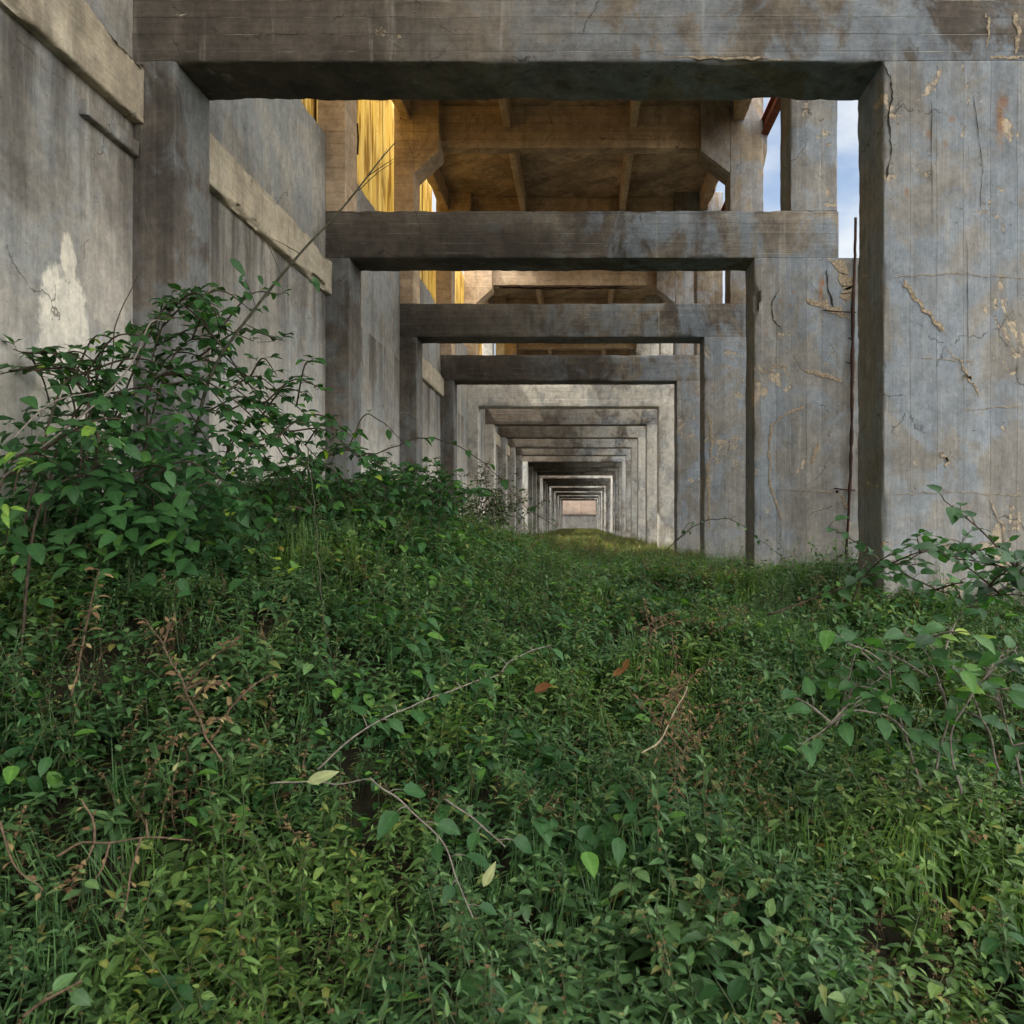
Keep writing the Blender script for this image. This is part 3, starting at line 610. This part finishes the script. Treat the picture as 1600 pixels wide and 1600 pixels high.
# ------------------------------------------------------------------ brambles, canes and twigs
M['smallleaf'] = leafmat("small_dark_leaf", [(0, (.016, .03, .012)), (.6, (.04, .07, .025)), (1, (.09, .11, .04))], .2, .6, .2, False)
M['brown_leaf'] = leafmat("brown_dead_leaf", [(0, (.13, .06, .028)), (1, (.20, .10, .04))], .1, .8, .1, False)
M['pale_leaf'] = leafmat("turned_pale_leaf", [(0, (.26, .30, .15)), (1, (.36, .38, .20))], .2, .6, .2, False)
OVATE = ((0, 0), (.12, .62), (.32, 1.), (.55, .93), (.78, .58), (1, 0))
def curve(pts, n=8):
    pts = [Vector(p) for p in pts]; q = [pts[0] * 2 - pts[1]] + pts + [pts[-1] * 2 - pts[-2]]; o = []
    for i in range(1, len(q) - 2):
        for k in range(n):
            t = k / n; a, b, c, d = q[i - 1:i + 3]
            o.append(.5 * ((2 * b) + (c - a) * t + (2 * a - 5 * b + 4 * c - d) * t * t + (3 * b - a - 3 * c + d) * t ** 3))
    return o + [pts[-1]]
def leafy(mb, path, rnd, every, size, start=.1, trio=True, tint=(.45, .2), droop=.35, twig_mat=1, prob=1., prof=OVATE, asp=.62):
    n = len(path); acc = 0; side = 1
    for i in range(1, n):
        acc += (path[i] - path[i - 1]).length
        if i / n < start or acc < every: continue
        acc = 0; side = -side
        if rnd.random() > prob: continue
        d = (path[i] - path[i - 1]).normalized(); a = d.cross(Vector((0, 0, 1))); a = a.normalized() if a.length > .05 else Vector((1, 0, 0))
        out_ = (a * side * rnd.uniform(.4, 1) + d * rnd.uniform(0, .7) + Vector((rnd.uniform(-.3, .3), rnd.uniform(-.6, .2), rnd.uniform(-.2, .6)))).normalized()
        ln = size * rnd.uniform(.7, 1.25); e = path[i] + out_ * ln * .55
        mb.tube([path[i], path[i] + out_ * ln * .3 + Vector((0, 0, ln * .05)), e], [.0022, .0018, .0012], 3, twig_mat)
        tn = lambda: min(1, max(0, rnd.gauss(*tint)))
        for k in ((0, 1, -1) if trio else (0,)):
            dd = (Matrix.Rotation(k * 1.05, 3, 'Z') @ out_ + Vector((0, 0, -droop * rnd.uniform(.2, 1.6)))).normalized()
            up = Vector((rnd.uniform(-.5, .5), rnd.uniform(-.9, .1), 1))
            mb.leaf(e if k == 0 else e - out_ * ln * .12, dd, up, ln * (1 if k == 0 else .82), ln * asp * (1 if k == 0 else .82), rnd.uniform(.1, .4), rnd.uniform(.05, .5), tn(), 0, prof, .03)
def cane_part(paths, r0, r1, mat, parent, name="cane"):
    for p in paths:
        mb = MB(); n = len(p); mb.tube(p, [r0 + (r1 - r0) * i / (n - 1) for i in range(n)], 5); mb.obj(name, [mat], parent)

# big bramble against the left wall
bt = thing("bramble_bush", "big arching bramble thicket growing up against the left wall", "bramble")
rnd = random.Random(5)
px_canes = [([(60, 930, 4.3), (150, 720, 4.5), (245, 500, 4.6), (290, 480, 4.7), (360, 560, 4.9), (450, 690, 5.2), (520, 790, 5.4)], 'leaf'),
    ([(180, 900, 4.8), (210, 700, 4.9), (260, 560, 5.0), (340, 570, 5.2), (430, 640, 5.4), (500, 760, 5.6)], 'leaf'),
    ([(120, 900, 4.4), (160, 700, 4.4), (240, 590, 4.5), (330, 600, 4.8), (420, 680, 5.1), (480, 780, 5.3), (530, 850, 5.5)], 'leaf'),
    ([(300, 880, 5.0), (330, 760, 5.1), (390, 660, 5.3), (460, 680, 5.6), (540, 770, 5.8)], 'leaf'),
    ([(60, 860, 4.2), (90, 700, 4.3), (180, 580, 4.4), (260, 600, 4.6), (330, 700, 4.9), (380, 800, 5.1)], 'leaf'),
    ([(200, 880, 4.6), (240, 640, 4.7), (300, 530, 4.9), (390, 590, 5.1), (470, 640, 5.4), (510, 700, 5.5)], 'leaf'),
    ([(100, 800, 4.2), (140, 640, 4.3), (60, 580, 4.3), (-20, 588, 4.3)], 'leaf'),
    ([(150, 760, 4.5), (110, 610, 4.5), (50, 560, 4.5), (20, 545, 4.5)], 'leaf'),
    ([(250, 860, 4.6), (230, 620, 4.8), (270, 480, 4.9), (330, 480, 5.0), (345, 540, 5.0)], 'leaf'),
    ([(0, 700, 3.9), (90, 620, 4.1), (140, 610, 4.3), (200, 620, 4.4)], 'leaf'),
    ([(330, 870, 5.0), (300, 720, 5.0), (330, 640, 5.1), (420, 720, 5.3), (470, 830, 5.4)], 'leaf'),
    ([(420, 860, 5.6), (470, 740, 5.8), (540, 700, 6.0), (600, 760, 6.2), (640, 830, 6.4)], 'leaf'),
    ([(30, 900, 3.6), (60, 800, 3.7), (140, 740, 3.8), (230, 760, 4.0), (290, 830, 4.1)], 'leaf'),
    ([(-60, 900, 3.5), (0, 760, 3.6), (60, 710, 3.7), (120, 760, 3.8)], 'leaf')]
fol = MB(); paths = []
for pl, kd in px_canes:
    p0 = P(*pl[0]); p0.z = top(p0.x, p0.y) - .25
    p = curve([p0] + [P(*q) for q in pl[1:]], 9); paths.append(p); leafy(fol, p, rnd, .055, .085, .25, True, (.45, .22))
    for k in range(4):
        i = rnd.randrange(len(p) // 3, len(p) - 2); d = Vector((rnd.uniform(-.2, .9), rnd.uniform(-.5, .5), rnd.uniform(-.3, .5))).normalized(); ln = rnd.uniform(.3, .7)
        s = curve([p[i], p[i] + d * ln * .5 + Vector((0, 0, .05)), p[i] + d * ln + Vector((0, 0, -.14))], 6); paths.append(s); leafy(fol, s, rnd, .055, .078, .05, True, (.45, .24))
cane_part(paths, .007, .003, M['dark_stem'], bt)
# leaves filling the body of the thicket
for k in range(3300):
    px, py = rnd.gauss(150, 140), rnd.gauss(790, 100); Y = rnd.uniform(4.2, 5.3)
    if py < 625 - px * .12 + 45 * mn.noise((px * .02, 1, 2)) or px > 430: continue
    q = P(px, py, Y)
    if q.x < -3.3: continue
    d = Vector((rnd.uniform(-1, 1), rnd.uniform(-1, .3), rnd.uniform(-.6, .3))); ln = rnd.uniform(.06, .11)
    fol.leaf(q, d, (rnd.uniform(-.5, .5), -.5, 1), ln, ln * .62, .3, .3, min(1, max(0, rnd.gauss(.33, .2))), 0, OVATE)
# bright big leaves on the near left
for k in range(150):
    px, py = rnd.uniform(-10, 300), rnd.gauss(820, 75); q = P(px, py, rnd.uniform(3.5, 4.1)); d = Vector((rnd.uniform(-1, 1), rnd.uniform(-.9, 0), rnd.uniform(-.5, .2))); ln = rnd.uniform(.08, .125)
    fol.leaf(q, d, (rnd.uniform(-.4, .4), -.6, 1), ln, ln * .58, .25, .3, min(1, max(0, rnd.gauss(.62, .13))), 0, OVATE)
fol.obj("foliage", [M['bramble'], M['dark_stem']], bt)
light = [([(10, 695, 3.7), (80, 630, 3.9), (150, 612, 4.0)]), ([(5, 745, 3.6), (90, 680, 3.8), (170, 612, 4.0), (210, 560, 4.1), (235, 505, 4.2), (260, 502, 4.3)])]
cane_part([curve([P(*q) for q in pl], 8) for pl in light], .0055, .003, M['twig'], bt)
mb = MB()
for (px, py, Y) in ((20, 712, 3.3), (50, 728, 3.3), (8, 790, 3.2), (14, 865, 3.2), (440, 880, 4.4), (470, 890, 4.4), (150, 625, 4.2)):
    for k in range(4):
        d = Vector((rnd.uniform(-1, 1), rnd.uniform(-.6, .1), rnd.uniform(-.7, .5))); mb.leaf(P(px + rnd.uniform(-14, 14), py + rnd.uniform(-10, 10), Y), d, (0, -.7, 1), rnd.uniform(.05, .08), .026, .2, .3, rnd.uniform(.86, 1), 0, OVATE)
mb.obj("young_foliage", [M['bramble']], bt)

# the long bare cane leaning up to the right
ct = thing("leaning_cane", "long bare bramble cane leaning up rightwards across the ledge, fraying at its tip", "cane")
main = curve([P(300, 700, 4.9), P(332, 580, 4.9), P(400, 480, 4.9), (P(468, 397, 4.9)), P(535, 325, 4.9), P(590, 255, 4.9), P(618, 222, 4.9)], 8)
cane_part([main], .0125, .003, M['cane'], ct, "stem")
tw = [[(560, 298), (590, 270), (617, 252)], [(545, 312), (585, 262), (605, 232)], [(575, 275), (600, 258), (620, 245)], [(400, 480), (385, 440), (362, 405)], [(440, 430), (420, 385), (412, 372)], [(470, 397), (440, 380), (418, 370)], [(380, 505), (430, 530), (402, 535)], [(455, 415), (480, 430), (500, 450)]]
for pl in tw: mb = MB(); p = curve([P(*q, 4.88) for q in pl], 5); mb.tube(p, [.0035 + (.0012 - .0035) * i / (len(p) - 1) for i in range(len(p))], 4); mb.obj("side_twig", [M['cane']], ct)
for (px, py, dx, dy, ln) in ((360, 404, .6, -.6, .13), (404, 430, .4, -.7, .07), (370, 482, -.9, -.3, .12), (345, 470, -.9, .25, .12), (392, 470, -.5, .8, .1), (375, 440, .2, .9, .05), (410, 478, .7, -.5, .06), (425, 440, .9, -.4, .07), (490, 432, .3, -.8, .1), (498, 444, -.5, .1, .06), (318, 500, .8, -.5, .11), (300, 487, .9, -.4, .1)):
    mb = MB(); mb.leaf(P(px, py, 4.85), (dx, rnd.uniform(-.3, .3), dy), (.3, -.9, .6), ln, ln * .45, .3, .25, rnd.uniform(.2, .6), 0, OVATE); mb.obj("leaf", [M['bramble']], ct)

def plant(name, label, cat, lines, size, every, lm='bramble', r=(.005, .002), seed=1, trio=False, tint=(.5, .2), stem='dark_stem', start=.1, asp=.62, prob=1., group=None, twigs=0):
    rnd = random.Random(seed); t = thing(name, label, cat, group); mb = MB(); ps = []
    for pl in lines:
        p = curve([P(*q) for q in pl], 9); p = [a + Vector((mn.noise(a * 9), mn.noise(a * 9 + Vector((5, 0, 0))), mn.noise(a * 9 + Vector((0, 7, 0))))) * .016 for a in p]; ps.append(p); leafy(mb, p, rnd, every, size, start, trio, tint, prob=prob, asp=asp)
        for k in range(twigs):
            i = rnd.randrange(len(p) // 4, len(p) - 1); d = Vector((rnd.uniform(-1, 1), rnd.uniform(-1, 1), rnd.uniform(.0, 1))).normalized(); ln = rnd.uniform(.12, .35)
            s = curve([p[i], p[i] + d * ln * .5, p[i] + d * ln + Vector((0, 0, -.03))], 5); ps.append(s); leafy(mb, s, rnd, every, size, .02, trio, tint, prob=prob, asp=asp)
    cane_part(ps, *r, M[stem], t, "stem")
    if mb.v: mb.obj("foliage", [M[lm], M[stem]], t)
    return t
# dark fine-leaved shrub half way down the left
base = [(700, 850, 9.4), (740, 850, 9.6), (780, 860, 9.5), (660, 850, 9.2), (720, 860, 9.8), (760, 855, 9.3)]
ln_ = []
rs = random.Random(8)
for (bx, by, Y) in base:
    for k in range(6): dx = rs.uniform(-90, 90); ln_.append([(bx, by, Y), (bx + dx * .5, by - rs.uniform(30, 60), Y), (bx + dx, by - rs.uniform(60, 118), Y + rs.uniform(-.3, .3))])
plant("shrub", "dark fine leaved shrub on the crest, left of the far pale frames", "shrub", ln_, .05, .016, 'smallleaf', (.005, .0015), 21, False, (.5, .25), twigs=5)
ln_ = []
for k in range(85):
    bx = rs.uniform(400, 690); Y = rs.uniform(5.6, 8.2); dx = rs.uniform(-60, 80); ln_.append([(bx, 860, Y), (bx + dx * .4, 800 - rs.uniform(0, 30), Y), (bx + dx, 800 - rs.uniform(0, 75), Y)])
plant("shrub", "green bramble hummock on the crest between the thicket and the dark shrub", "shrub", ln_, .075, .035, 'bramble', (.004, .0015), 22, True, (.42, .22), twigs=2)
plant("bramble_runner", "thin bramble runner arching down rightwards over the crest in front of the far frames", "bramble", [[(560, 720, 7.2), (610, 700, 7.2), (660, 685, 7.2), (710, 695, 7.2), (770, 735, 7.2), (820, 790, 7.2), (870, 825, 7.2)], [(545, 700, 6.6), (570, 650, 6.6), (600, 662, 6.6), (640, 700, 6.7)]], .105, .16, 'bramble', (.007, .003), 31, False, (.4, .2))
plant("bramble_runner", "slender sprouting stem arching in front of the third and second frames' right legs", "bramble", [[(1040, 860, 9.2), (1075, 830, 9.0), (1110, 812, 8.8), (1150, 815, 8.6), (1190, 845, 8.4), (1235, 880, 8.2)], [(1060, 845, 9.0), (1072, 822, 9.0), (1085, 815, 9.0)]], .05, .06, 'bramble', (.006, .002), 32, False, (.45, .2), 'dark_stem')
plant("leafy_branch", "dark leafy branch reaching up in front of the nearest frame's right leg", "branch",
      [[(1200, 960, 3.6), (1290, 930, 3.6), (1360, 895, 3.6), (1430, 868, 3.6), (1480, 858, 3.6), (1508, 836, 3.6)], [(1390, 880, 3.6), (1430, 905, 3.5), (1480, 930, 3.4), (1560, 960, 3.3)], [(1460, 866, 3.6), (1530, 880, 3.5), (1610, 905, 3.4)], [(1330, 940, 3.6), (1345, 905, 3.6), (1390, 880, 3.6)]], .062, .03, 'bramble', (.005, .0015), 41, False, (.40, .18), asp=.68, twigs=5)
plant("leafy_branch", "blurred dark branch of broad leaves entering at the right edge", "branch", [[(1700, 1000, 2.3), (1640, 950, 2.3), (1580, 925, 2.35), (1520, 930, 2.4)], [(1690, 960, 2.2), (1620, 910, 2.25), (1570, 880, 2.3)]], .064, .018, 'bramble', (.004, .0015), 42, False, (.36, .15), asp=.68, twigs=4)
plant("leafy_shrub", "broad leaved shrub with yellow edged leaves rising on the right slope", "shrub",
      [[(1440, 1230, 3.1), (1410, 1130, 3.1), (1392, 1060, 3.1), (1388, 1020, 3.1)], [(1560, 1200, 3.0), (1540, 1130, 3.0), (1500, 1060, 3.0), (1450, 1010, 3.0), (1400, 985, 3.1)], [(1420, 1150, 3.1), (1380, 1118, 3.0), (1320, 1115, 2.95), (1250, 1165, 2.9)], [(1500, 1240, 2.9), (1490, 1140, 2.9), (1540, 1060, 2.9), (1590, 1010, 2.9)], [(1460, 1200, 3.1), (1480, 1100, 3.1), (1440, 1040, 3.1)], [(1600, 1230, 2.8), (1580, 1150, 2.8), (1560, 1100, 2.8)], [(1300, 1130, 3.2), (1340, 1080, 3.2), (1400, 1050, 3.2)]], .085, .038, 'bramble', (.005, .002), 43, False, (.60, .2), 'twig', twigs=3)
plant("bramble_runner", "grey runner with paired oval leaves trailing rightwards across the middle foreground", "bramble", [[(500, 1200, 2.7), (560, 1150, 2.75), (640, 1105, 2.9), (720, 1075, 3.0), (775, 1055, 3.1), (800, 1030, 3.2), (860, 1010, 3.3)]], .075, .055, 'bramble', (.0034, .002), 51, False, (.66, .12), 'twig', .2)
plant("bramble_runner", "grey runner with drooping leaves falling diagonally to the lower middle", "bramble", [[(575, 1215, 2.3), (640, 1270, 2.25), (690, 1320, 2.2), (715, 1375, 2.15), (740, 1440, 2.1)], [(700, 1250, 2.3), (750, 1290, 2.25), (790, 1320, 2.2)]], .075, .06, 'bramble', (.0028, .0018), 52, False, (.55, .15), 'twig', .05)
plant("leafless_stem", "thin pale stem hanging almost straight down in the left middle", "stem", [[(480, 700, 4.2), (492, 800, 4.1), (502, 930, 3.9), (512, 1000, 3.7), (530, 1070, 3.5)]], .05, .3, 'bramble', (.003, .002), 53, False, (.4, .1), 'cane')
plant("leafless_stem", "dark upright whip standing free above the thicket on the left wall", "stem", [[(140, 800, 4.6), (160, 650, 4.55), (174, 560, 4.5), (188, 490, 4.5), (205, 445, 4.5), (217, 428, 4.5)]], .05, 9, 'bramble', (.005, .002), 54, stem='dark_stem')
plant("dry_stalk", "reddish dry seed stalk leaning left with withered leaves, left foreground", "dry stalk", [[(345, 1190, 2.75), (310, 1120, 2.8), (280, 1060, 2.85), (255, 1010, 2.9), (226, 968, 2.95)], [(330, 1160, 2.8), (350, 1120, 2.8), (372, 1090, 2.8)], [(310, 1120, 2.8), (290, 1080, 2.75), (300, 1060, 2.75)]], .03, .012, 'drycol', (.004, .002), 55, False, (.5, .3), 'dry', .05, .5, twigs=2)
plant("dry_stalk", "upright yellowing seed stalk at the far left of the foreground", "dry stalk", [[(115, 1090, 2.9), (125, 1030, 2.9), (135, 980, 2.95), (142, 950, 2.95)]], .035, .012, 'drycol', (.004, .002), 56, False, (.6, .3), 'dry', .05, .5, twigs=1)
plant("dry_branch", "bare brown branch with hanging side twigs lying across the lower left", "dry branch", [[(85, 1335, 1.95), (130, 1318, 1.95), (190, 1311, 1.96), (250, 1309, 1.98), (300, 1313, 2.0)], [(152, 1316, 1.95), (145, 1280, 1.95), (128, 1250, 1.96)], [(225, 1310, 1.97), (214, 1355, 1.95), (205, 1390, 1.93), (186, 1440, 1.92)], [(180, 1312, 1.96), (168, 1345, 1.95), (153, 1368, 1.94)], [(150, 1318, 1.95), (140, 1340, 1.94)], [(235, 1310, 1.97), (232, 1280, 1.98)]], .02, .03, 'drycol', (.0034, .0016), 57, False, (.6, .3), 'dry', .1, .5, .5)
plant("dry_branch", "slim brown stalk with few leaves slanting down at the lower left edge", "dry branch", [[(4, 1280, 1.95), (10, 1320, 1.95), (30, 1355, 1.94), (65, 1390, 1.92)]], .025, .05, 'drycol', (.003, .0016), 58, False, (.7, .2), 'dry')
plant("dry_branch", "out of focus twig poking up at the bottom left corner", "dry branch", [[(30, 1600, 1.45), (60, 1575, 1.45), (95, 1550, 1.45), (130, 1528, 1.46)]], .04, .05, 'pellitory', (.0035, .002), 59, False, (.7, .2), 'dry')
plant("grey_twig", "pale grey twig lying level beside a pale turned leaf", "twig", [[(425, 1221, 2.35), (480, 1220, 2.35), (540, 1222, 2.35), (577, 1220, 2.35)]], .05, 9, 'bramble', (.0028, .0018), 60, stem='twig')
plant("grey_twig", "bleached twig slanting up right of the dead brown leaf", "twig", [[(1005, 1176, 2.9), (1035, 1145, 2.95), (1055, 1110, 3.0), (1072, 1068, 3.05)]], .05, 9, 'bramble', (.004, .002), 61, stem='straw')
plant("dry_vine", "tangle of bleached dry vine hanging down in the right middle", "dry vine", [[(1050, 990, 3.6), (1056, 1050, 3.4), (1060, 1120, 3.2), (1056, 1190, 3.1), (1060, 1240, 3.0)], [(1062, 1060, 3.3), (1040, 1110, 3.1), (1030, 1180, 3.0)], [(1070, 1070, 3.3), (1080, 1130, 3.2), (1060, 1200, 3.0)], [(1010, 960, 3.9), (1016, 1000, 3.8), (1005, 1050, 3.6)]], .028, .014, 'drycol', (.0022, .001), 62, False, (.35, .25), 'dry', .0, .3, twigs=4)
for i, (lab, px, py, Y, ln, rz) in enumerate([("curled orange brown dead leaf lying in the hollow in the middle", 835, 1080, 3.0, .085, .2), ("small rusty brown dead leaf behind the curled one", 958, 1055, 3.2, .07, .4), ("brown dead leaf standing on edge right of the hollow", 975, 1045, 3.2, .06, 1.2)]):
    mb = MB(); mb.leaf(P(px, py, Y), (math.cos(rz), -.2, math.sin(rz) * .5 + .1), (.1, -.8, .7), ln, ln * .5, .7, -.3, .2 + .3 * i, 0, OVATE, .08); tag(mb.obj("dead_leaf", [M['brown_leaf']]), lab, "dead leaf", "brown dead leaves")
for i, (lab, px, py, Y, ln, d) in enumerate([("pale turned leaf lying above the level grey twig", 480, 1222, 2.3, .10, (.9, -.1, .35)), ("pale upturned leaf standing at the lower end of the falling runner", 755, 1385, 2.1, .075, (.45, -.1, .9)), ("small cream leaf caught in the greenery at left", 270, 1205, 2.4, .035, (.4, -.2, .6))]):
    mb = MB(); mb.leaf(P(px, py, Y), d, (.2, -.9, .5), ln, ln * .36, .15, .15, .3 + .3 * i, 0, OVATE); tag(mb.obj("pale_leaf", [M['pale_leaf']]), lab, "leaf", "pale turned leaves")
